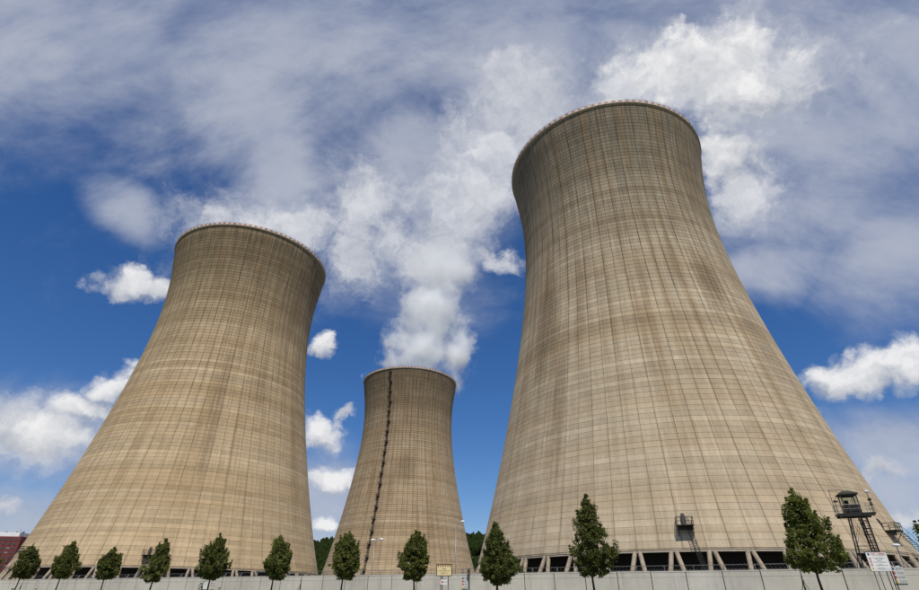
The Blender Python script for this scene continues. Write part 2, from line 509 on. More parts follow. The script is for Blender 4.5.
def np_mesh(name, verts, quads, mats, smooth=False, mi=None):
    me = bpy.data.meshes.new(name)
    nv, nf = len(verts), len(quads)
    k = quads.shape[1]
    me.vertices.add(nv)
    me.vertices.foreach_set('co', np.ascontiguousarray(verts, dtype=np.float32).ravel())
    me.loops.add(nf * k)
    me.loops.foreach_set('vertex_index', np.ascontiguousarray(quads, dtype=np.int32).ravel())
    me.polygons.add(nf)
    me.polygons.foreach_set('loop_start', np.arange(0, nf * k, k, dtype=np.int32))
    for m in (mats if isinstance(mats, (list, tuple)) else [mats]):
        me.materials.append(m)
    if mi is not None:
        me.polygons.foreach_set('material_index', mi)
    me.polygons.foreach_set('use_smooth', np.full(nf, bool(smooth)))
    me.update(calc_edges=True)
    return me

# ------------------------------------------------------------------ ground, yard, hill
b = MB()
b.add([(-4000, -4000, 0), (4000, -4000, 0), (4000, 4000, 0), (-4000, 4000, 0)], [(0, 1, 2, 3)])
tag(b.build('ground', M['ground']), 'dry grassy ground in front of the concrete wall', kind='structure')

WALL0 = Vector((-67.94, 90.10, 0)); WA = -0.4006
WD = Vector((math.cos(WA), math.sin(WA), 0)); WN = Vector((WD.y, -WD.x, 0))     # WN points to the camera side
if WN.y > 0: WN = -WN
WH = 4.22

b = MB()
q0 = WALL0 - WD * 120 - WN * 0.5; q1 = WALL0 + WD * 190 - WN * 0.5
b.add([q0 + Vector((0, 0, .004)), q1 + Vector((0, 0, .004)), q1 - WN * 420 + Vector((0, 0, .004)), q0 - WN * 420 + Vector((0, 0, .004))], [(0, 1, 2, 3)])
tag(b.build('yard', M['gravel']), 'gravel yard behind the concrete wall', kind='structure')

def hill_h(x, y):
    t = min(1.0, max(0.0, (y - 560) / 330.0)); t = t * t * (3 - 2 * t)
    ridge = 72 + 5 * math.sin(x * 0.012 + 1.0) + 3 * math.sin(x * 0.031)
    side = min(1.0, max(0.0, (x + 620) / 160.0)) * min(1.0, max(0.0, (430 - x) / 160.0))
    return -1.0 + ridge * t * side
nx, ny = 60, 30
xs = np.linspace(-640, 440, nx); ys = np.linspace(540, 1240, ny)
hv = np.array([(x, y, hill_h(x, min(y, 1790 - y))) for y in ys for x in xs])
hq = np.array([(j * nx + i, j * nx + i + 1, (j + 1) * nx + i + 1, (j + 1) * nx + i) for j in range(ny - 1) for i in range(nx - 1)])
tag(obj('hill', np_mesh('hill', hv, hq, M['hill'], True)), 'low wooded hill behind the cooling towers', kind='structure')

# forest on the hill: one mass of tree crowns
rng = np.random.default_rng(5)
bm = bmesh.new(); bmesh.ops.create_icosphere(bm, subdivisions=2, radius=1.0)
ico_v = np.array([v.co[:] for v in bm.verts]); ico_f = np.array([[v.index for v in f.verts] for f in bm.faces]); bm.free()
fv, ff = [], []
cnt = 0
for k in range(1500):
    az = R(rng.uniform(-20, 8)); y = 600 + 330 * math.sqrt(rng.random())
    x = y * math.tan(az); h = hill_h(x, y)
    s = rng.uniform(0.75, 1.3); hh = rng.uniform(6.5, 10.5) * s
    n = ico_v + rng.normal(0, 0.16, ico_v.shape)
    taper = 1.0 - 0.45 * np.clip(n[:, 2:3], -1, 1) * (rng.random() < 0.6)
    vv = np.concatenate([n[:, :2] * taper * 4.2 * s, n[:, 2:3] * hh * 0.75], 1) + (x, y, h + hh * 0.7)
    fv.append(vv); ff.append(ico_f + cnt); cnt += len(vv)
tag(obj('forest', np_mesh('forest', np.concatenate(fv), np.concatenate(ff), M['leaf_forest'])),
    'dark green woodland covering the hill behind the towers', 'woodland', kind='stuff')

# ------------------------------------------------------------------ cooling towers
def prof(z):
    t = z / HT
    return 46.2123 - 43.5003 * t + 43.2575 * t * t - 54.6316 * t ** 3 + 40.1863 * t ** 4 - 1.6315 * math.exp((z - HT) / 4)

NLIFT = 104                     # 8.9 .. 123.3
DA = 2 * PI / NRIB
def panel_geo(i, gv, gh, depth=0.10):
    gh = gh * (1 + 2.2 * i / NLIFT)              # the upper joints have weathered wider
    z0 = Z0 + i * LIFT + gh / 2; z1 = Z0 + (i + 1) * LIFT - gh / 2
    out = []
    for z, d in ((z0, 0), (z1, 0), (z0, depth), (z1, depth)):
        r = prof(z)
        ha = DA / 2 - gv / 2 / r
        for s in (-1, 1):
            out.append(((r - d) * math.cos(s * ha), (r - d) * math.sin(s * ha), z))
    fs = [(0, 1, 3, 2), (0, 4, 5, 1), (2, 3, 7, 6), (0, 2, 6, 4), (1, 5, 7, 3)]
    return out, fs

def rail(bm_, pts, h=1.05, r=0.03, mid=True):
    for p in pts:
        bm_.tube(p, (p[0], p[1], p[2] + h), r, n=5)
    for a, c in zip(pts[:-1], pts[1:]):
        bm_.tube((a[0], a[1], a[2] + h), (c[0], c[1], c[2] + h), r, n=5)
        if mid:
            bm_.tube((a[0], a[1], a[2] + h / 2), (c[0], c[1], c[2] + h / 2), r * 0.8, n=5)

def access_platform(root, ang, z, label, side=1, open_hatch=False):
    """hatch in the shell with a railed landing and a steep stair; local x runs outward, y sideways"""
    rr = prof(z)
    e = empty('access_platform', (rr * math.cos(ang), rr * math.sin(ang), z), ang, root)
    e['label'] = label
    f = MB(); f.box((0.75, 0, -0.06), (2.0, 2.5, 0.12))
    for s in (-1.1, 1.1):
        f.tube((1.6, s, -0.1), (0.55, s, -1.5), 0.05); f.tube((1.6, s, -0.16), (-0.2, s, -0.16), 0.06)
    f.box((0.75, 0, -0.42), (0.06, 2.2, 0.5))  # dark plate added below the floor to stand for its shadow
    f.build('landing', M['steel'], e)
    g = MB(); rail(g, [(0.0, -1.2, 0), (1.7, -1.2, 0), (1.7, -0.4, 0), (1.7, 0.4, 0), (1.7, 1.2, 0), (0.0, 1.2, 0)], 1.1, 0.05)
    g.build('railing', M['steel'], e)
    # oval hatch
    h = MB(); n = 18
    tilt = Matrix.Rotation(-0.26, 3, 'Y')
    hw, hh = (0.42, 1.0)
    ring = [tilt @ Vector((0.10, hw * math.sin(2 * PI * i / n), 0.95 + hh * math.cos(2 * PI * i / n))) for i in range(n)]
    ring2 = [q + Vector((0.14, 0, 0)) for q in ring]
    if open_hatch:
        mm = Matrix.Rotation(side * 1.3, 3, 'Z')
        ring = [mm @ (q + Vector((0, 0.5 * side, 0))) - Vector((0, 1.0 * side, 0)) for q in ring]
        ring2 = [mm @ (q + Vector((0, 0.5 * side, 0))) - Vector((0, 1.0 * side, 0)) for q in ring2]
    h.add(ring + ring2, [(i, (i + 1) % n, n + (i + 1) % n, n + i) for i in range(n)] + [tuple(range(n - 1, -1, -1)), tuple(range(n, 2 * n))])
    h.build('hatch', M['steel'], e)
    # stair following the shell down to the yard
    s = MB()
    N_ = 44
    spread = R(27) if open_hatch else R(2.2)
    gap, wid = (0.75, 0.75) if open_hatch else (0.9, 0.5)
    ca, sa = math.cos(-ang), math.sin(-ang)
    base_p = Vector((rr * math.cos(ang), rr * math.sin(ang), z))
    def sp(f, out, up=0.0, lat=0.0):
        zz = z - (z - 0.1) * f
        r_ = prof(zz) + out
        a_ = ang + side * (spread * f + (1.2 if open_hatch else 0.15) / r_) + lat / r_
        q = Vector((r_ * math.cos(a_), r_ * math.sin(a_), zz + up)) - base_p
        return Vector((q.x * ca - q.y * sa, q.x * sa + q.y * ca, q.z))
    lanes = [dict(out=gap), dict(out=gap + wid)] if open_hatch else [dict(out=gap), dict(out=gap, lat=wid)]
    fr = [k / 12 for k in range(13)]
    for ln in lanes:
        for f0, f1 in zip(fr[:-1], fr[1:]):
            s.tube(sp(f0, **ln), sp(f1, **ln), 0.05, n=5)
            s.tube(sp(f0, up=1.0, **ln), sp(f1, up=1.0, **ln), 0.028, n=5)
        for f0 in fr:
            s.tube(sp(f0, **ln), sp(f0, up=1.0, **ln), 0.026, n=4)
    for k in range(1, N_):
        s.tube(sp(k / N_, **lanes[0]), sp(k / N_, **lanes[1]), 0.04, n=4)
    s.build('stair', M['steel'], e)
    return e

def make_tower(center, label, mats, seed, individual, gv=0.085, gh=0.035):
    mat_panel, mat_joint = mats
    cx, cy = center
    root = empty('cooling_tower', (cx, cy, 0))
    tag(root, label, 'cooling tower', 'cooling towers of the power plant')
    toward = math.atan2(-cy, -cx)
    zs = [Z0 - 0.25] + [Z0 + i * LIFT for i in range(NLIFT + 1)]
    s = MB()
    outer = [(prof(z) - 0.07, z) for z in zs]
    inner = [(r - 0.55 - (0.5 if z < 12 else 0), z) for r, z in reversed(outer)]
    s.revolve(outer + inner + [outer[0]], 160)
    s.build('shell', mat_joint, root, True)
    # panels: the ones that show largest are single pieces
    meshes = {}
    singles = set()
    if individual:
        k0 = round(toward / DA)
        span = 17
        for i in range(NLIFT):
            for j in range(-span, span + 1):
                if len(singles) >= 300: break
                singles.add((i, (k0 + j) % NRIB))
        for (i, k) in sorted(singles):
            if i not in meshes:
                vs, fs = panel_geo(i, gv, gh)
                bb = MB(); bb.add(vs, fs); meshes[i] = bb.mesh('panel', mat_panel)
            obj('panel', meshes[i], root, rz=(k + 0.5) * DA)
    vs_all, fs_all, c = [], [], 0
    for i in range(NLIFT):
        vs, fs = panel_geo(i, gv, gh)
        va = np.array(vs); fa_ = np.array(fs)
        for k in range(NRIB):
            if (i, k) in singles: continue
            a = (k + 0.5) * DA
            ca, sa = math.cos(a), math.sin(a)
            vs_all.append(np.stack([va[:, 0] * ca - va[:, 1] * sa, va[:, 0] * sa + va[:, 1] * ca, va[:, 2]], 1))
            fs_all.append(fa_ + c); c += 8
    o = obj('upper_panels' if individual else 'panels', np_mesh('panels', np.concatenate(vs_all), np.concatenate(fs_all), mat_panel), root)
    o['kind'] = 'stuff'
    # lower ring beam
    lb = MB()
    r0 = prof(Z0 - 0.5)
    lb.revolve([(r0 - 0.22, Z0 - 0.26), (r0 - 0.16, Z0 - 0.5), (r0 - 1.1, Z0 - 0.5), (r0 - 1.1, Z0 - 0.26)], 160)
    lb.build('ring_beam', M['lip'], root, False)
    # raking columns, in pairs that meet under the ring beam
    NP = 50
    rb = prof(0) + 0.6
    cm = []
    for sgn in (-1, 1):
        c_ = MB()
        top = (prof(Z0 - 0.45) - 0.45, 0, Z0 - 0.4); off_t, off_b = 0.36, 2.05
        a_t = sgn * off_t / top[0]; a_b = sgn * off_b / rb * 1.0
        p1 = Vector((top[0] * math.cos(a_t), top[0] * math.sin(a_t), top[2])); p0 = Vector((rb * math.cos(a_b), rb * math.sin(a_b), 0.3))
        c_.tube(p0, p1, 0.37, 0.34, n=10)
        cm.append(c_.mesh('column', M['column'], False))
    for k in range(NP):
        a = 2 * PI * (k + 0.5) / NP + seed * 0.01
        d = (a - toward + PI) % (2 * PI) - PI
        if abs(d) > R(112): continue
        for me in cm:
            obj('column', me, root, rz=a)
    # basin and the dark fill inside
    bs = MB(); bs.revolve([(rb + 2.2, 0.0), (rb + 2.2, 1.1), (rb + 1.8, 1.1), (rb + 1.8, 0.3), (0.0, 0.3)], 120)
    bs.build('basin', M['basin'], root)
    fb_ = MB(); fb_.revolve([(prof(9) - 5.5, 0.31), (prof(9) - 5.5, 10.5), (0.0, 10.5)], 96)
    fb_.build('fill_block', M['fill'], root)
    # rim: cornice, white parapet with red fields
    rt = prof(122.9)
    rm = MB()
    rm.revolve([(rt - 0.05, 123.32), (rt + 0.2, 123.5), (rt + 0.5, 123.6), (rt + 0.5, 123.92), (rt - 0.65, 123.93), (rt - 0.65, 123.32)], 160)
    rm.build('cornice', M['lip'], root)
    for nm, off, mt in (('parapet', 0, M['white_paint']), ('parapet_fields', 1, M['red_paint'])):
        pb = MB()
        for k in range(100):
            a0 = 2 * PI * (k + 0.5 * off) / 100; a1 = a0 + 2 * PI * 0.5 / 100 - 0.0012
            r_ = rt + 0.46
            vs = [(q * math.cos(a), q * math.sin(a), z) for z in (123.93, 124.62) for q in (r_, r_ - 0.12) for a in (a0, a1)]
            pb.add(vs, [(0, 1, 5, 4), (2, 6, 7, 3), (0, 4, 6, 2), (1, 3, 7, 5), (4, 5, 7, 6)])
        o = pb.build(nm, mt, root); o['kind'] = 'stuff'
    hb = MB()
    hr = rt + 0.40
    for k in range(200):
        a = 2 * PI * k / 200
        hb.tube((hr * math.cos(a), hr * math.sin(a), 124.55), (hr * math.cos(a), hr * math.sin(a), 125.0), 0.03, n=4)
    hb.revolve([(hr + .03, 124.98), (hr + .03, 125.04), (hr - .03, 125.04), (hr - .03, 124.98), (hr + .03, 124.98)], 120)
    o = hb.build('handrail', M['galv'], root)
    return root

CL, CM, CR = (-88.553, 185.347), (-32.156, 323.777), (47.752, 128.745)
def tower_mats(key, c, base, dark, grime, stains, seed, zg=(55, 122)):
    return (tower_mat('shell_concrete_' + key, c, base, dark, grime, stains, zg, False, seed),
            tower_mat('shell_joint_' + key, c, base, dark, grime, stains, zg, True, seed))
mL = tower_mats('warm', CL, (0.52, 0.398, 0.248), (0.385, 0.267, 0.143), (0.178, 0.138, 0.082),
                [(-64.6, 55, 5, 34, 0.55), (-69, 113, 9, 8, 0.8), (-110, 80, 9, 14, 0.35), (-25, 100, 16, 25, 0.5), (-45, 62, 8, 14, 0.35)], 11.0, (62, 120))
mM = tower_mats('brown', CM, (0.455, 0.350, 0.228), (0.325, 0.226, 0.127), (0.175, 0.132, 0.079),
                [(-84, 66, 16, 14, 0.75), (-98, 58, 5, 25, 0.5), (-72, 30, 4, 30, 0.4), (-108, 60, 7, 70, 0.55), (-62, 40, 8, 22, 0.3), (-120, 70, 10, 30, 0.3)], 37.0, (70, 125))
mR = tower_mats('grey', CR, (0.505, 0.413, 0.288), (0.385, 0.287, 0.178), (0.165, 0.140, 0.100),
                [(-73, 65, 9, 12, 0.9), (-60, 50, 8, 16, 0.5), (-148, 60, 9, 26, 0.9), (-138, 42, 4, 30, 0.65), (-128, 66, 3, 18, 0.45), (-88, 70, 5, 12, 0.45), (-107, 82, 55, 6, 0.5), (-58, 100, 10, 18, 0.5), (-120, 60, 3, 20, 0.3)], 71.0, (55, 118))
tL = make_tower(CL, 'tan concrete cooling tower on the left rising behind the row of small trees', mL, 1.0, True)
tM = make_tower(CM, 'smallest looking, farthest cooling tower with dark ladder and rising steam', mM, 2.0, False, 0.16, 0.07)
tR = make_tower(CR, 'largest, nearest grey tan cooling tower beside the watchtower', mR, 3.0, True)

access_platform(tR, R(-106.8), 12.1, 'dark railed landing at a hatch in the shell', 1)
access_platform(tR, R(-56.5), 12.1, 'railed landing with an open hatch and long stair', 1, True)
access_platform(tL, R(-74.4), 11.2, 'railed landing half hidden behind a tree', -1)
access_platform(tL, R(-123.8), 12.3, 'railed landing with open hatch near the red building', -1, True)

# caged ladder with landings up the far tower
la = R(-108.2)
lad = empty('ladder', (0, 0, 0), la, tM)
lad['label'] = 'long dark caged ladder with landings climbing the shell'
lb = MB()
zs = [3.0 + i * 0.5 for i in range(241)]
def lp(z, out, side): return (prof(max(z, 0)) + out, side, z)
for side in (-0.35, 0.35):
    for za, zb in zip(zs[:-1:6], zs[6::6]):
        lb.tube(lp(za, 0.35, side), lp(zb, 0.35, side), 0.07, n=4, cap=False)
for z in zs:
    lb.tube(lp(z, 0.35, -0.35), lp(z, 0.35, 0.35), 0.035, n=4, cap=False)
lb.build('rails', M['steel'], lad)
cb = MB()
for z in zs[::2]:
    pts = [lp(z, 0.35 + 0.9 * math.sin(t), 0.45 * math.cos(t) * -1) for t in (0, PI / 4, PI / 2, 3 * PI / 4, PI)]
    cb.path(pts, 0.045, 4)
for t in (PI / 4, PI / 2, 3 * PI / 4):
    for za, zb in zip(zs[:-1:6], zs[6::6]):
        cb.tube(lp(za, 0.35 + 0.9 * math.sin(t), -0.45 * math.cos(t)), lp(zb, 0.35 + 0.9 * math.sin(t), -0.45 * math.cos(t)), 0.04, n=4, cap=False)
cb.build('cage', M['steel'], lad)
side = 1
lm = MB()
lm.box((0.75, 0, -0.05), (1.6, 1.5, 0.10)); lm.box((0.75, 0, -0.3), (0.08, 1.2, 0.4))
for yy in (-0.82, 0.82):
    for hh_ in (0.5, 1.0): lm.tube((0, yy, hh_), (1.6, yy, hh_), 0.05, n=4)
    for xx in (0.1, 0.85, 1.58): lm.tube((xx, yy, 0), (xx, yy, 1.0), 0.05, n=4)
for hh_ in (0.5, 1.0): lm.tube((1.58, -0.82, hh_), (1.58, 0.82, hh_), 0.05, n=4)
lme = lm.mesh('ladder_landing', M['steel'])
for i in range(20):
    z = 8.0 + i * 5.95
    obj('landing', lme, lad, (prof(z), 0.15 * side, z)); side = -side

# ------------------------------------------------------------------ perimeter wall of precast panels
wall = empty('perimeter_wall', WALL0, WA)
tag(wall, 'long light grey precast concrete perimeter wall running across the bottom', 'wall')
pw = MB()
# local: x along the wall, -y towards the camera side
pw.box((1.5, 0.0, WH / 2 - 0.25), (2.93, 0.16, WH - 0.5))
pw.box((1.5, -0.004, WH - 0.30), (2.93, 0.168, 0.39))
pw.box((1.5, -0.008, WH - 0.052), (2.95, 0.19, 0.105))
pwm = pw.mesh('wall_panel', M['wall'])
jm_ = MB(); jm_.box((0, 0.01, WH / 2 - 0.03), (0.075, 0.10, WH - 0.06)); jme = jm_.mesh('joint', M['wall_joint'])
rnd = random.Random(3)
for n_ in range(-6, 45):
    o = obj('panel', pwm, wall, (n_ * 3.0, rnd.uniform(-0.008, 0.008), rnd.uniform(-0.012, 0.012)))
    obj('joint', jme, wall, (n_ * 3.0, 0, 0))

# ------------------------------------------------------------------ inner security fence (its top shows above the wall)
fence = empty('security_fence', WALL0 - WN * 6.0, WA)
tag(fence, 'wire security fence with forked post tops just behind the concrete wall', 'fence')
FH = 4.55
pm = MB()
pm.tube((0, 0, 0), (0, 0, FH), 0.05, n=6); pm.tube((0, 0, FH - .05), (0, -0.32, FH + 0.38), 0.035, n=5); pm.tube((0, 0, FH - .05), (0, 0.32, FH + 0.38), 0.035, n=5)
pm.box((0, -0.05, FH - 0.12), (0.12, 0.1, 0.16))
pme = pm.mesh('post', M['galv'])
for k in range(-3, 45):
    obj('post', pme, fence, (k * 2.75 + 0.4, 0, 0))
wm_ = MB()
L0, L1 = -8.0, 122.0
x = L0
while x < L1:
    wm_.tube((x, 0, 3.0), (x + 0.8, 0, FH), 0.004, n=3, cap=False); wm_.tube((x + 0.8, 0, 3.0), (x, 0, FH), 0.004, n=3, cap=False)
    x += 0.14
for z in (3.2, 3.9, FH):
    wm_.tube((L0, 0, z), (L1, 0, z), 0.012, n=4)
for s_ in (-1, 1):
    for t in (1.0,):
        wm_.tube((L0, s_ * 0.32 * t, FH + 0.40 * t), (L1, s_ * 0.32 * t, FH + 0.40 * t), 0.010, n=4)
# coiled wire between the arms
a = 0.0; prev = None
while L0 + a * 0.055 < L1:
    q = (L0 + a * 0.055, 0.26 * math.cos(a), FH + 0.22 + 0.26 * math.sin(a))
    if prev: wm_.tube(prev, q, 0.005, n=3, cap=False)
    prev = q; a += PI / 4
o = wm_.build('wire_mesh', M['grey_steel'], fence); o['kind'] = 'stuff'

# ------------------------------------------------------------------ trees
def make_tree(name, loc, h, hb, w, cx, tipx, label, seed, mat, nclus=330, group=None, per=40, lsize=0.098, peak=0.72, lump=1.0, wide=0.27):
    rg = np.random.default_rng(seed)
    root = empty(name, (loc[0], loc[1], 0))
    tag(root, label, 'tree', group)
    H = h - hb
    # trunk and limbs
    t = MB()
    pts = [Vector((0, 0, 0))]
    for i in range(1, 9):
        f = i / 8
        pts.append(Vector((tipx * f * f * 0.8 + rg.normal(0, 0.03), rg.normal(0, 0.03), h * 0.90 * f)))
    for i in range(8):
        r0 = 0.115 * (1 - i / 8.6) + 0.01; r1 = 0.115 * (1 - (i + 1) / 8.6) + 0.01
        t.tube(pts[i], pts[i + 1], r0, r1, n=8, cap=(i == 0))
    t.build('trunk', M['bark'], root, True)
    lumps = [(rg.uniform(0, 2 * PI), rg.uniform(0.02, 0.95), lump * rg.uniform(0.15, 0.45), rg.uniform(0.25, 0.55)) for _ in range(22)]
    def env(tt, th):
        base = min(1.0, 0.45 + 0.55 * (max(tt, 0) / wide) ** 0.8) * min(1.0, (max(0.0, 1 - tt) / (1 - wide))) ** peak
        q = 0.92 - 0.16 * lump
        for (la_, lt, la2, lw) in lumps:
            dth = (th - la_ + PI) % (2 * PI) - PI
            q += la2 * math.exp(-(dth / lw) ** 2 - ((tt - lt) / 0.07) ** 2)
        return w / 2 * base * min(q, 1.28)
    lim = MB(); C = []; rad = []
    for i in range(int(16 + w * 4)):                      # upright shoots that give the crown its ragged outline
        tt = rg.uniform(0.2, 0.78); th = rg.uniform(0, 2 * PI); rr = env(tt, th) * rg.uniform(0.75, 1.0)
        ax = cx * (1 - tt) + tipx * tt; ln = rg.uniform(0.35, 0.75) * (0.5 + 0.1 * H)
        for k in range(4):
            f = k / 3
            p = Vector((ax + (rr + 0.22 * f * ln) * math.cos(th), (rr + 0.22 * f * ln) * math.sin(th), min(h, hb + H * tt + f * ln)))
            C.append(p); rad.append(0.17 * (1.25 - 0.75 * f))
    nsh = len(C)
    for i in range(nclus):
        tt = 0.01 + 0.99 * rg.beta(1.1, 1.55); th = rg.uniform(0, 2 * PI)
        rr = env(tt, th) * (rg.random() ** 0.42) * 0.93
        ax = cx * (1 - tt) + tipx * tt
        p = Vector((ax + rr * math.cos(th), rr * math.sin(th), hb + H * tt + rg.normal(0, 0.05)))
        C.append(p); rad.append(rg.uniform(0.14, 0.34) * (0.75 + 0.1 * w) * (1.0 if tt < 0.85 else 0.6))
        if i % 6 == 0:
            f = max((hb + 0.08 * H) / h / 0.9, min(0.95, (p.z - 0.72 * math.hypot(p.x - ax, p.y)) / h / 0.9))
            k = f * 8; i0 = min(7, int(k)); s0 = pts[i0].lerp(pts[i0 + 1], k - i0)
            mid = s0.lerp(p, 0.55) + Vector((0, 0, -0.06))
            lim.tube(s0, mid, 0.032, 0.02, n=4, cap=False); lim.tube(mid, p, 0.02, 0.006, n=4, cap=False)
    o = lim.build('limbs', M['bark'], root); o['kind'] = 'stuff'
    C = np.array([c[:] for c in C]); rad = np.array(rad)
    # leaves
    n = len(C) * per
    idx = np.repeat(np.arange(len(C)), per)
    d = rg.normal(0, 1, (n, 3)); d /= np.linalg.norm(d, axis=1)[:, None]
    P = C[idx] + d * (rad[idx] * rg.random(n) ** 0.45)[:, None] * np.array([1.0, 1.0, 0.72])
    # stray twigs that break the outline
    ns = int(n * 0.06)
    P[:ns] += d[:ns] * rg.uniform(0.05, 0.30, (ns, 1))
    nn = rg.normal(0, 1, (n, 3)) + d * 0.9 + np.array([0, 0, 0.7]); nn /= np.linalg.norm(nn, axis=1)[:, None]
    u = np.cross(nn, rg.normal(0, 1, (n, 3))); u /= np.linalg.norm(u, axis=1)[:, None] + 1e-9
    v = np.cross(nn, u)
    s = lsize * rg.uniform(0.6, 1.25, n)[:, None]
    V = np.stack([P - u * s, P + v * s * 0.55 - nn * s * 0.12, P + u * s, P - v * s * 0.55 - nn * s * 0.12], 1).reshape(-1, 3)
    Q = np.arange(n * 4).reshape(-1, 4)
    obj('crown', np_mesh('crown', V, Q, mat), root)
    return root

G = 'row of young trees planted along the wall'
ROW = [(-68.72, 85.0, 8.3, 4.6, 4.6, 0.13, -0.3, 'young tree cut off by the left edge of the picture'),
 (-60.59, 81.56, 8.23, 4.17, 3.6, 0.28, 0.21, 'small round tree in front of the red building corner, first of the row'),
 (-52.78, 78.25, 8.49, 4.11, 3.8, 0.09, 0.3, 'second small tree from the left in front of the tan tower'),
 (-44.81, 74.87, 7.5, 3.92, 3.5, 0.11, 0.1, 'lowest tree of the row, third from the left'),
 (-37.04, 71.58, 8.32, 3.54, 3.7, 0.01, 0.45, 'ragged thin crowned tree, fourth from the left, bent to the right'),
 (-28.56, 67.99, 8.57, 3.79, 3.9, 0.08, 0.09, 'dense dark tree with pointed top near the blank white wall sign'),
 (-20.21, 64.45, 8.05, 3.72, 3.4, 0.36, 0.06, 'narrow pointed tree at the right foot of the tan tower'),
 (-11.92, 60.95, 8.19, 3.7, 3.7, 0.24, 0.17, 'tree before the left foot of the far tower, beside its ladder'),
 (-4.29, 57.71, 7.93, 3.51, 3.5, -0.12, 0.2, 'oval tree in front of the far tower, beside the yellow sign'),
 (3.61, 54.37, 8.37, 3.12, 4.4, 0.13, -0.04, 'broad tree in the gap between the far tower and nearest tower'),
 (11.66, 50.96, 10.42, 3.69, 4.7, 0.25, 0.2, 'tall pointed tree in front of the nearest tower, beside the small landing'),
 (27.21, 44.37, 9.9, 3.87, 5.3, 0.3, -0.05, 'largest tree, dark and conical, just left of the watchtower'),
 (35.7, 40.7, 8.8, 3.6, 5.0, 0.0, 0.0, 'tree at the right edge of the picture, only its outer leaves showing')]
for i, (x, y, h, hb, w, cx, tx, lab) in enumerate(ROW):
    make_tree('young_tree', (x, y), h, hb, w, cx, tx, lab, 100 + i, M['leaf'], 230 if i == 4 else 270 + int(w * 28), G,
              peak={1: 0.55, 7: 0.6, 8: 0.55, 10: 0.95, 11: 0.95, 9: 0.85}.get(i, 0.75), lump={10: 0.45, 11: 0.4, 9: 0.6, 4: 1.3}.get(i, 0.8), wide={11: 0.13, 10: 0.24, 9: 0.2}.get(i, 0.27))
make_tree('bushy_tree', (5.2, 95.0), 10.0, 1.8, 5.6, 0, 0.2, 'lighter green bushy tree behind the wall, partly hidden by the broad tree', 300, M['leaf_light'], 420, None, 30, 0.15, 0.6)
make_tree('bushy_tree', (9.8, 101.0), 8.6, 1.5, 5.4, 0, 0.0, 'low bushy tree behind the wall at the foot of the nearest tower', 301, M['leaf_light'], 360, None, 30, 0.15, 0.6)

# ------------------------------------------------------------------ watchtower behind the wall
wt = empty('watchtower', (51.3, 72.0, 0), WA)
tag(wt, 'dark steel guard watchtower with glazed cabin on splayed legs behind the wall', 'watchtower')
FZ = 11.75
for sx in (-1, 1):
    for sy in (-1, 1):
        l = MB(); l.tube((sx * 1.35 - 0.3, sy * 1.1, 0), (sx * 0.55 - 0.1, sy * 0.55, FZ - 0.1), 0.085, 0.075, n=8)
        l.build('leg', M['steel'], wt)
br = MB()
def legp(sx, sy, z):
    f = z / FZ; return Vector((sx * (1.35 - 0.8 * f) - 0.3 + 0.2 * f, sy * (1.1 - 0.55 * f), z))
for (a_, c_) in (((-1, -1), (1, -1)), ((1, -1), (1, 1)), ((1, 1), (-1, 1)), ((-1, 1), (-1, -1))):
    for z0, z1 in ((0.4, 4.2), (4.2, 8.0), (8.0, 11.3)):
        br.tube(legp(*a_, z0), legp(*c_, z1), 0.02, n=5); br.tube(legp(*c_, z0), legp(*a_, z1), 0.02, n=5); br.tube(legp(*a_, z1), legp(*c_, z1), 0.025, n=5)
br.build('bracing', M['steel'], wt)
ld = MB()
for s_ in (-0.32, 0.32):
    ld.tube((0.75 + s_, -0.4, 0), (0.75 + s_, -0.4, FZ), 0.06, n=5)
z = 0.3
while z < FZ:
    ld.tube((0.43, -0.4, z), (1.07, -0.4, z), 0.035, n=4); z += 0.32
for z in np.arange(2.4, FZ, 0.75):
    pts = [(0.75 - 0.40 * math.cos(t), -0.4 - 0.75 * math.sin(t), z) for t in np.linspace(0, PI, 8)]
    ld.path(pts, 0.035, 4)
for t in np.linspace(0.35, PI - 0.35, 5):
    ld.tube((0.75 - 0.40 * math.cos(t), -0.4 - 0.75 * math.sin(t), 2.4), (0.75 - 0.40 * math.cos(t), -0.4 - 0.75 * math.sin(t), FZ), 0.03, n=4)
ld.build('caged_ladder', M['steel'], wt)
pl = MB(); pl.box((0.1, 0, FZ - 0.10), (4.1, 2.1, 0.2)); pl.box((0.1, -0.97, FZ - 0.28), (3.8, 0.14, 0.24)); pl.box((0.1, 0.97, FZ - 0.28), (3.8, 0.14, 0.24))
for x_ in (-1.5, -0.6, 0.4, 1.4): pl.box((x_, 0, FZ - 0.27), (0.12, 1.78, 0.22))
plo = pl.build('platform', M['cabin'], wt)
rl = MB()
rail(rl, [(-1.9, -1.0, FZ), (-1.3, -1.0, FZ), (-0.5, -1.0, FZ), (0.5, -1.0, FZ), (1.3, -1.0, FZ), (2.1, -1.0, FZ), (2.1, 0, FZ), (2.1, 1.0, FZ), (1.0, 1.0, FZ), (-0.8, 1.0, FZ), (-1.9, 1.0, FZ), (-1.9, 0, FZ), (-1.9, -1.0, FZ)], 1.05, 0.03)
rl.build('railing', M['grey_steel'], plo)
cab = MB(); c0 = (-0.1, 0.05)
cab.box((c0[0], c0[1] - 1.0, FZ + 0.5), (2.1, 0.06, 1.0)); cab.box((c0[0], c0[1] + 1.0, FZ + 0.5), (2.1, 0.06, 1.0))
cab.box((c0[0] - 1.02, c0[1], FZ + 0.5), (0.06, 1.94, 1.0)); cab.box((c0[0] + 1.02, c0[1], FZ + 0.5), (0.06, 1.94, 1.0))
for sx in (-1, 1):
    for sy in (-1, 1): cab.box((c0[0] + sx * 1.0, c0[1] + sy * 0.98, FZ + 1.60), (0.13, 0.13, 1.20))
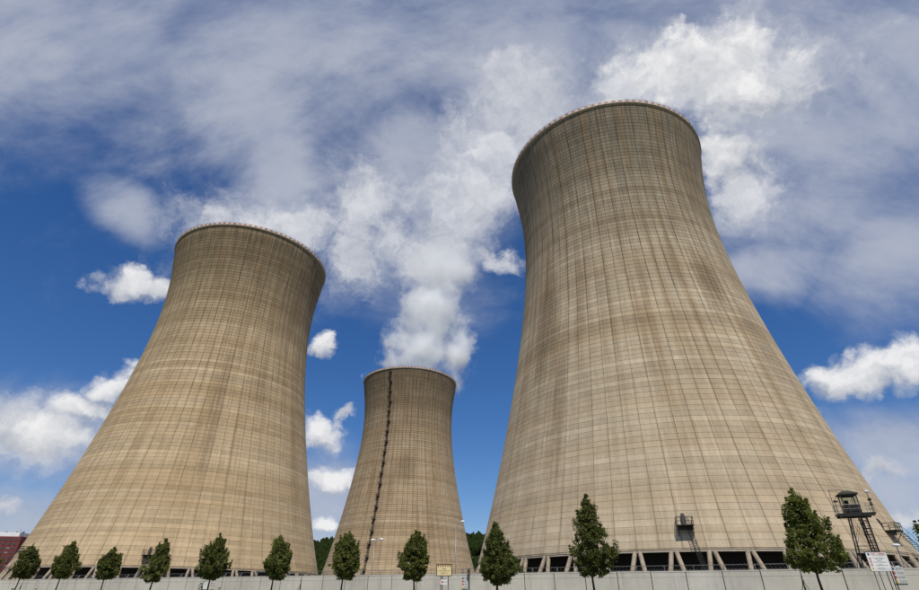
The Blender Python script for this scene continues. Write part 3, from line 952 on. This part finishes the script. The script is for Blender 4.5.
cab.box((c0[0] + 0.25, c0[1] - 1.0, FZ + 1.6), (0.08, 0.05, 1.2)); cab.box((c0[0], c0[1] - 1.0, FZ + 2.17), (2.0, 0.07, 0.14)); cab.box((c0[0], c0[1] + 1.0, FZ + 2.17), (2.0, 0.07, 0.14))
cab.v = [(c0[0] + (q[0] - c0[0]) * 0.84, c0[1] + (q[1] - c0[1]) * 0.84, q[2]) for q in cab.v]
cabo = cab.build('cabin', M['cabin'], wt)
for (x_, y_, sx_, sy_) in ((c0[0] - 0.36, c0[1] - 1.0, 1.1, 0.012), (c0[0] + 0.6, c0[1] - 1.0, 0.58, 0.012), (c0[0] - 1.02, c0[1], 0.012, 1.8), (c0[0] + 1.02, c0[1], 0.012, 1.8), (c0[0], c0[1] + 1.0, 1.85, 0.012)):
    pn = MB(); pn.box((x_, y_, FZ + 1.55), (sx_, sy_, 1.08)); pn.v = [(c0[0] + (q[0] - c0[0]) * 0.84, c0[1] + (q[1] - c0[1]) * 0.84, q[2]) for q in pn.v]; pn.build('pane', M['pane'], cabo)
st_ = MB(); st_.box((c0[0] - 0.3, c0[1] - 0.2, FZ + 0.9), (0.5, 0.45, 0.12)); st_.tube((c0[0] - 0.3, c0[1] - 0.2, FZ), (c0[0] - 0.3, c0[1] - 0.2, FZ + 0.9), 0.05); st_.box((c0[0] - 0.3, c0[1] + 0.05, FZ + 1.3), (0.46, 0.08, 0.7))
st_.build('guard_seat', M['print_black'], cabo)
rf = MB(); e_ = 1.08
zr = FZ + 2.24
rf.add([(-e_, -e_, zr), (e_, -e_, zr), (e_, e_, zr), (-e_, e_, zr), (-e_, -e_, zr + 0.16), (e_, -e_, zr + 0.16), (e_, e_, zr + 0.16), (-e_, e_, zr + 0.16), (-0.35, 0, zr + 0.62), (0.35, 0, zr + 0.62)],
       [(3, 2, 1, 0), (0, 1, 5, 4), (1, 2, 6, 5), (2, 3, 7, 6), (3, 0, 4, 7), (4, 5, 9, 8), (5, 6, 9), (6, 7, 8, 9), (7, 4, 8)])
rf.build('roof', M['roof_green'], wt, loc=(c0[0], c0[1], 0))
sl = MB(); sl.tube((2.0, -0.9, FZ), (2.0, -0.9, FZ + 2.3), 0.04); sl.tube((2.0, -1.15, FZ + 1.5), (2.0, -0.75, FZ + 1.5), 0.16, 0.2, n=10); sl.box((2.0, -0.9, FZ + 1.0), (0.24, 0.24, 0.4))
slo = sl.build('searchlight', M['steel'], wt)
gl = MB(); gl.revolve([(0.001, 0.0), (0.14, 0.03), (0.24, 0.13), (0.24, 0.24), (0.12, 0.34), (0.001, 0.36)], 12); gl.build('globe', M['lamp_white'], slo, True, (2.0, -0.9, FZ + 2.28))
s2 = MB(); s2.tube((-1.85, -0.95, FZ), (-1.85, -0.95, FZ + 1.3), 0.035); s2.box((-1.85, -1.0, FZ + 1.45), (0.3, 0.26, 0.26)); s2.tube((-1.7, -1.0, FZ + 1.45), (-1.5, -1.05, FZ + 1.42), 0.07, 0.09, n=8)
s2.build('floodlight', M['steel'], wt)
an = MB(); an.tube((-1.8, 0.7, FZ), (-1.8, 0.7, FZ + 3.15), 0.035); an.tube((-1.8, 0.7, FZ + 3.1), (-0.1, 0.7, FZ + 3.1), 0.03); an.tube((-0.1, 0.7, FZ + 2.6), (-0.1, 0.7, FZ + 3.1), 0.03)
an.build('antenna_frame', M['steel'], wt)

# ------------------------------------------------------------------ street lamps behind the wall
def lamp(loc, h, arms, label, head='cobra'):
    e = empty('street_lamp', loc); tag(e, label, 'street lamp', 'lamps of the yard')
    p = MB(); p.tube((0, 0, 0), (0, 0, h), 0.055, 0.035, n=8); p.build('pole', M['galv'], e, True)
    for (dx, dz) in arms:
        a = MB(); pts = [(0, 0, h - 0.3), (dx * 0.3, 0, h + dz * 0.6), (dx * 0.7, 0, h + dz * 0.95), (dx, 0, h + dz)]
        a.path(pts, 0.035, 6); ao = a.build('arm', M['galv'], e)
        hd = MB(); hd.revolve([(0.001, -0.12), (0.16, -0.10), (0.24, 0.0), (0.20, 0.10), (0.10, 0.16), (0.001, 0.17)], 12)
        hd.v = [(v[0] * 1.35 + dx, v[1], v[2] + h + dz) for v in hd.v]
        hd.build('lamp_head', M['lamp_white'], ao, True)
    return e
lamp((-10.95, 75.0, 0), 8.4, [(-0.25, 0.2), (0.85, 0.28)], 'twin headed street lamp in front of the far tower ladder')
lamp((-0.32, 80.0, 0), 10.6, [(0.95, 0.9)], 'tall single arm street lamp at the right edge of the far tower')
e = empty('yard_lamp', (46.0, 60.0, 0)); tag(e, 'mushroom topped yard lamp beside the nearest tower columns', 'street lamp')
p = MB(); p.tube((0, 0, 0), (0, 0, 6.9), 0.06, 0.045, n=8)
for i in range(6): p.tube((0.0, 0, 3.0 + i * 0.6), (0.16, 0, 3.3 + i * 0.6), 0.02, n=4)
p.build('pole', M['galv'], e)
hd = MB(); hd.revolve([(0.001, 6.86), (0.10, 6.86), (0.40, 6.98), (0.38, 7.08), (0.2, 7.18), (0.001, 7.2)], 14); hd.build('lamp_head', M['lamp_white'], e, True)

# ------------------------------------------------------------------ signs
def glyph_row(mb, x0, x1, z, h, y, rg, gap=0.35):
    """a line of small print too small to read: letter-sized strokes in word groups"""
    x = x0; wl = rg.randint(3, 7)
    while x < x1 - h * 0.5:
        w_ = h * rg.uniform(0.45, 0.7)
        mb.box((x + w_ / 2, y, z), (w_, 0.003, h * rg.uniform(0.75, 1.0)))
        x += w_ + h * 0.28; wl -= 1
        if wl <= 0:
            x += h * 0.7; wl = rg.randint(3, 8)

def disc(mb, x, z, r, y, n=14):
    vs = [(x + r * math.cos(2 * PI * i / n), y, z + r * math.sin(2 * PI * i / n)) for i in range(n)]
    vs += [(v[0], y + 0.003, v[2]) for v in vs]
    mb.add(vs, [tuple(range(n)), tuple(range(2 * n - 1, n - 1, -1))] + [(i, n + i, n + (i + 1) % n, (i + 1) % n) for i in range(n)])

rg = random.Random(8)
# large white notice on posts, near the viewer
sg = empty('notice_sign', (17.41, 24.0, 0), R(-6)); tag(sg, 'white notice board on thin posts with red heading and warning pictograms', 'sign')
bw, bh, zb = 0.80, 0.69, 3.28
bd = MB(); bd.box((0, 0, zb), (bw, 0.02, bh)); bdo = bd.build('board', M['sign_white'], sg)
fr_ = MB()
for s_ in (-1, 1): fr_.box((s_ * (bw / 2 + 0.008), 0, zb), (0.016, 0.03, bh + 0.03)); fr_.box((0, 0, zb + s_ * (bh / 2 + 0.008)), (bw, 0.03, 0.016))
fr_.build('frame', M['grey_steel'], bdo)
for x_, r_ in ((-0.30, 0.016), (-0.10, 0.016), (0.33, 0.016), (0.42, 0.022)):
    pp = MB(); pp.tube((x_, 0.035, 0), (x_, 0.035, zb + (0.3 if r_ < .02 else -0.25)), r_, n=6); pp.build('post', M['steel'], sg)
t_ = MB(); glyph_row(t_, -0.20, 0.05, zb + 0.285, 0.055, -0.013, rg); glyph_row(t_, 0.10, 0.34, zb + 0.285, 0.055, -0.013, rg)
t_.build('heading', M['print_red'], bdo)
t_ = MB()
for zz, a_, c_ in ((0.225, -0.2, 0.36), (0.13, -0.18, 0.30), (0.095, -0.10, 0.2), (0.03, -0.05, 0.12), (-0.02, -0.2, 0.34), (-0.10, -0.04, 0.1), (-0.135, -0.16, 0.32), (-0.235, -0.1, 0.16), (-0.28, -0.2, 0.36)):
    glyph_row(t_, a_, c_, zb + zz, 0.022, -0.013, rg)
t_.build('small_print', M['print_grey'], bdo)
t_ = MB(); disc(t_, -0.305, zb + 0.27, 0.045, -0.014); t_.build('round_emblem', M['print_blue'], bdo)
for zz in (0.11, 0.0, -0.12):
    t_ = MB()
    n = 16
    for i in range(n):
        a0, a1 = 2 * PI * i / n, 2 * PI * (i + 1) / n
        t_.add([(-0.30 + q * math.cos(a), -0.0135, zb + zz + q * math.sin(a)) for q, a in ((0.048, a0), (0.048, a1), (0.034, a1), (0.034, a0))], [(0, 1, 2, 3)])
    t_.box((-0.30, -0.013, zb + zz), (0.075, 0.003, 0.011), mat=Matrix.Rotation(0.78, 3, 'Y'))
    t_.build('prohibition_ring', M['print_red'], bdo)
t_ = MB(); t_.add([(-0.355, -0.0135, zb - 0.285), (-0.245, -0.0135, zb - 0.285), (-0.30, -0.0135, zb - 0.19)], [(0, 1, 2)]); t_.build('warning_triangle', M['print_yellow'], bdo)
t_ = MB(); t_.box((-0.30, -0.015, zb - 0.25), (0.012, 0.003, 0.045)); t_.build('triangle_mark', M['print_black'], bdo)

# yellow board with brown frame
sg = empty('information_board', (-1.17, 50.0, 0), 0.0); tag(sg, 'yellow board with brown frame and scalloped top edge standing before the wall', 'sign')
bd = MB(); bd.box((0, 0, 4.045), (1.30, 0.04, 0.86)); bdo = bd.build('board', M['sign_yellow'], sg)
fr_ = MB()
for s_ in (-1, 1): fr_.box((s_ * 0.635, 0, 4.045), (0.06, 0.07, 0.92)); fr_.box((0, 0, 4.045 + s_ * 0.43), (1.21, 0.07, 0.06))
for i in range(6):
    xx = -0.5 + i * 0.2
    fr_.add([(xx - 0.07, -0.03, 4.40), (xx + 0.07, -0.03, 4.40), (xx, -0.03, 4.27)], [(0, 2, 1)])
fr_.build('frame', M['sign_brown'], bdo)
t_ = MB(); glyph_row(t_, -0.15, 0.16, 4.13, 0.075, -0.024, rg); glyph_row(t_, -0.48, 0.46, 3.99, 0.06, -0.024, rg); glyph_row(t_, -0.3, 0.28, 3.82, 0.06, -0.024, rg)
t_.build('lettering', M['sign_brown'], bdo)
for x_ in (-0.30, -0.14, 0.36):
    pp = MB(); pp.tube((x_, 0.06, 0), (x_, 0.06, 4.2), 0.03, n=6); pp.build('post', M['grey_steel'], sg)
ar = empty('arrow_sign', (-1.17, 49.96, 0)); tag(ar, 'small white sign with red arrow under the yellow board', 'sign')
bd = MB(); bd.box((0.02, 0, 3.15), (0.66, 0.03, 0.36)); bdo = bd.build('board', M['sign_white'], ar)
t_ = MB(); t_.add([(-0.26, -0.018, 3.15), (-0.10, -0.018, 3.27), (-0.10, -0.018, 3.03)], [(0, 2, 1)]); t_.box((-0.05, -0.018, 3.15), (0.12, 0.004, 0.07)); t_.build('arrow', M['print_red'], bdo)
t_ = MB(); glyph_row(t_, 0.05, 0.30, 3.18, 0.06, -0.018, rg); glyph_row(t_, 0.05, 0.28, 3.09, 0.05, -0.018, rg); t_.build('lettering', M['print_grey'], bdo)
fr_ = MB(); fr_.box((0.33, -0.0, 3.15), (0.05, 0.06, 0.44)); fr_.box((-0.32, 0, 3.15), (0.03, 0.05, 0.40)); fr_.build('bracket', M['sign_brown'], bdo)

# narrow pictogram strips fixed to the wall
def strip(n_idx, zc, label, w=0.62, h=1.05):
    p = WALL0 + WD * 3.0 * n_idx + WN * 0.13
    e = empty('pictogram_sign', (p.x, p.y, zc), WA); tag(e, label, 'sign', 'pictogram strips on the wall')
    bd = MB(); bd.box((0, 0, 0), (w, 0.012, h)); bo = bd.build('board', M['sign_pale'], e)
    for i, (nm, mt) in enumerate((('emblem', 'print_blue'), ('pictogram', 'print_red'), ('pictogram', 'print_red'), ('warning_mark', 'print_yellow'))):
        zz = h * (0.39 - 0.26 * i)
        t = MB()
        if i < 3: disc(t, -w * 0.30, zz, h * 0.085, -0.0105)
        else: t.add([(-w * 0.47, -0.0105, zz - 0.09), (-w * 0.13, -0.0105, zz - 0.09), (-w * 0.30, -0.0105, zz + 0.09)], [(0, 1, 2)])
        t.build(nm, M[mt], bo)
    t = MB()
    for i in range(4):
        zz = h * (0.39 - 0.26 * i)
        for k in (-0.055, 0.0, 0.055): glyph_row(t, -w * 0.06, w * 0.46, zz + k, 0.04, -0.009, rg)
    t.build('small_print', M['print_grey'], bo)
strip(24.87, 3.38, 'narrow pictogram sign on the wall right of the yellow board')
strip(13.53, 3.38, 'narrow pictogram sign on the wall behind the dense pointed tree')
strip(2.21, 3.55, 'narrow pictogram sign on the wall near the left end')
strip(37.24, 3.72, 'narrow pictogram sign on the wall beside the large white notice', 0.85, 1.15)
p = WALL0 + WD * 3.0 * 13.07 + WN * 0.13
e = empty('blank_sign', (p.x, p.y, 3.27), WA); tag(e, 'plain pale sheet on the wall left of the dense pointed tree trunk', 'sign')
bd = MB(); bd.box((0, 0, 0), (1.0, 0.012, 0.78)); bo = bd.build('board', M['sign_white'], e)
t = MB(); glyph_row(t, -0.4, 0.4, 0.2, 0.05, -0.009, rg); glyph_row(t, -0.4, 0.35, 0.0, 0.05, -0.009, rg); t.build('small_print', M['print_grey'], bo)
pp = WALL0 + WD * 3.0 * 25.06 + WN * 0.30
e = empty('camera_post', (pp.x, pp.y, 0), WA); tag(e, 'slim post with small grey camera box rising above the wall beside pictogram sign', 'camera')
b = MB(); b.tube((0, 0, 0), (0, 0, 4.3), 0.05, n=7); b.build('post', M['grey_steel'], e)
b = MB(); b.box((-0.05, 0, 4.48), (0.26, 0.24, 0.36)); b.tube((-0.05, -0.1, 4.5), (-0.05, -0.26, 4.48), 0.07, n=8); b.build('camera_box', M['grey_steel'], e)

# inverted-V stays at some wall joints
for i, lab in ((1, 'wire stay in front of the wall near its left end'), (18, 'wire stay in front of the wall right of the narrow pointed tree'), (35, 'wire stay in front of the wall left of the largest tree trunk')):
    p = WALL0 + WD * 3.0 * i + WN * 0.15
    e = empty('wall_stay', (p.x, p.y, 0), WA); tag(e, lab, 'stay', 'stays at wall joints')
    for s_ in (-1, 1):
        b = MB(); b.tube((s_ * 1.35, -0.6, 0), (0, 0, 3.35), 0.022, n=5); b.build('stay_rod', M['steel'], e)
    b = MB(); b.tube((0, -0.02, 2.9), (0, -0.02, 3.9), 0.02, n=5); b.box((0, 0, 3.35), (0.12, 0.06, 0.12)); b.build('bracket', M['steel'], e)

# ------------------------------------------------------------------ weeds whose tips reach into view
def weed(loc, h, label, seed):
    rg_ = np.random.default_rng(seed)
    e = empty('tall_weed', (loc[0], loc[1], 0)); tag(e, label, 'plant', 'weeds before the wall')
    s = MB(); V = []; 
    for k in range(5):
        a = rg_.uniform(0, 2 * PI); top = Vector((0.16 * math.cos(a) * rg_.random(), 0.16 * math.sin(a) * rg_.random(), h * rg_.uniform(0.75, 1.0)))
        b0 = Vector((0.05 * math.cos(a), 0.05 * math.sin(a), 0)); s.tube(b0, top, 0.012, 0.004, n=4)
        for i in range(70):
            q = b0.lerp(top, rg_.uniform(0.25, 1.02)) ; d = Vector(rg_.normal(0, 1, 3)); d.normalize(); d.z = abs(d.z) * 0.6
            l = rg_.uniform(0.06, 0.15); wv = d.cross(Vector(rg_.normal(0, 1, 3))); wv.normalize()
            V += [q, q + d * l * 0.5 + wv * l * 0.25, q + d * l, q + d * l * 0.5 - wv * l * 0.25]
    s.build('stem', M['weed'], e)
    V = np.array([v[:] for v in V]); obj('leaves', np_mesh('leaves', V, np.arange(len(V)).reshape(-1, 4), M['weed']), e)
weed((-14.2, 33.0), 2.62, 'leafy weed tip left of the narrow tree at the bottom edge', 1)
weed((-13.2, 33.0), 2.40, 'shorter leafy weed beside the taller weed at the bottom edge', 2)
weed((-23.1, 31.0), 2.2, 'weed tip at the bottom edge near the left corner', 3)

# ------------------------------------------------------------------ red building far left
rb_ = empty('red_building', (-344.7, 450.0, 0), R(4)); tag(rb_, 'red clad office block with rows of windows and white roof storey, left edge', 'building')
BW, BD, BH = 70.0, 22.0, 43.7
b = MB(); b.box((-BW / 2, BD / 2, BH / 2), (BW, BD, BH)); b.build('wall', M['red_clad'], rb_)
b = MB(); b.box((-BW / 2 - 1.5, BD / 2, BH + 1.55), (BW - 3, BD - 2, 3.1)); rfo = b.build('roof', M['white_clad'], rb_)
b = MB()
for x_ in (-4, -9, -17): b.box((x_, 6, BH + 3.6), (1.2, 1.2, 1.0))
b.tube((-6, 5, BH + 3.1), (-6, 5, BH + 6.5), 0.12); b.tube((-2.2, 4, BH), (-2.2, 4, BH + 5.0), 0.1); b.build('vents', M['grey_steel'], rfo)
wmA = MB(); wmA.box((0, -0.05, 0), (2.5, 0.25, 1.45)); wmA.cur = 0
fmA = MB()
for s_ in (-1, 1): fmA.box((s_ * 1.30, -0.1, 0), (0.12, 0.35, 1.6)); fmA.box((0, -0.1, s_ * 0.78), (2.48, 0.35, 0.12))
fmA.box((0.2, -0.12, 0), (0.08, 0.34, 1.40))
wme1, wme2 = wmA.mesh('window', M['glass_dark']), None
wmB = MB(); wmB.box((0, -0.05, 0), (2.5, 0.25, 1.45)); wme2 = wmB.mesh('window', M['blind'])
fme = fmA.mesh('frame', M['grey_steel'])
rnd = random.Random(12)
for r_ in range(12):
    for c_ in range(8):
        o = obj('window', wme1 if rnd.random() < 0.7 else wme2, rb_, (-2.9 - c_ * 4.1, 0, BH - 2.1 - r_ * 3.1))
        obj('frame', fme, o)

# ------------------------------------------------------------------ steam rising from the far tower
PL = [(-31.5, 325, 124, 27, 27, 10), (-26, 327, 148, 27, 24, 26), (-44, 326, 140, 12, 12, 8), (-1, 328, 148, 12, 14, 28), (-20, 328, 184, 26, 23, 32),
      (-12, 330, 222, 27, 23, 30)]
bm = bmesh.new()
for (x, y, z, rx, ry, rz_) in PL:
    bmesh.ops.create_icosphere(bm, subdivisions=3, radius=1.0, matrix=Matrix.Translation((x, y, z)) @ Matrix.Diagonal((rx * 1.3, ry * 1.3, rz_ * 1.35, 1)))
me = bpy.data.meshes.new('steam'); bm.to_mesh(me); bm.free()
so = obj('steam', me)
md = so.modifiers.new('remesh', 'REMESH'); md.mode = 'VOXEL'; md.voxel_size = 3.0
dg = bpy.context.evaluated_depsgraph_get()
me2 = bpy.data.meshes.new_from_object(so.evaluated_get(dg))
so.modifiers.clear(); so.data = me2
vm, N = new_mat('steam_volume')
g = N.n('ShaderNodeNewGeometry')
p0 = g.outputs['Position']
wv_ = N.noise(p0, 0.05, 5, 0.62)[1]
pw_ = N.v('ADD', p0, N.v('SCALE', N.v('SUBTRACT', wv_, (0.5, 0.5, 0.5)), scale=22.0))
D = None
for (x, y, z, rx, ry, rz_) in PL:
    q = N.v('LENGTH', N.v('DIVIDE', N.v('SUBTRACT', pw_, (x, y, z)), (rx, ry, rz_)))
    D = q if D is None else N.m('SMOOTH_MIN', D, q, 0.5)
nz = N.noise(N.v('MULTIPLY', pw_, (1.0, 1.0, 0.75)), 0.052, 8, 0.68)[0]
den = N.mr(N.m('ADD', N.m('SUBTRACT', 0.92, D), N.m('MULTIPLY', N.m('SUBTRACT', nz, 0.5), 3.3)), 0.0, 0.8)
pz = N.xyz(p0)[2]
den = N.m('MULTIPLY', den, N.mr(pz, 170, 250, 0.20, 0.02))
pv = N.n('ShaderNodeVolumePrincipled')
pv.inputs['Color'].default_value = (1, 1, 1, 1)
pv.inputs['Anisotropy'].default_value = -0.3
N.set(pv.inputs['Density'], den)
o_ = N.n('ShaderNodeOutputMaterial'); N.t.links.new(pv.outputs[0], o_.inputs['Volume'])
vm.cycles.volume_step_rate = 0.35
so.data.materials.clear(); so.data.materials.append(vm)
tag(so, 'white steam plume rising from the mouth of the far tower', 'steam', kind='stuff')
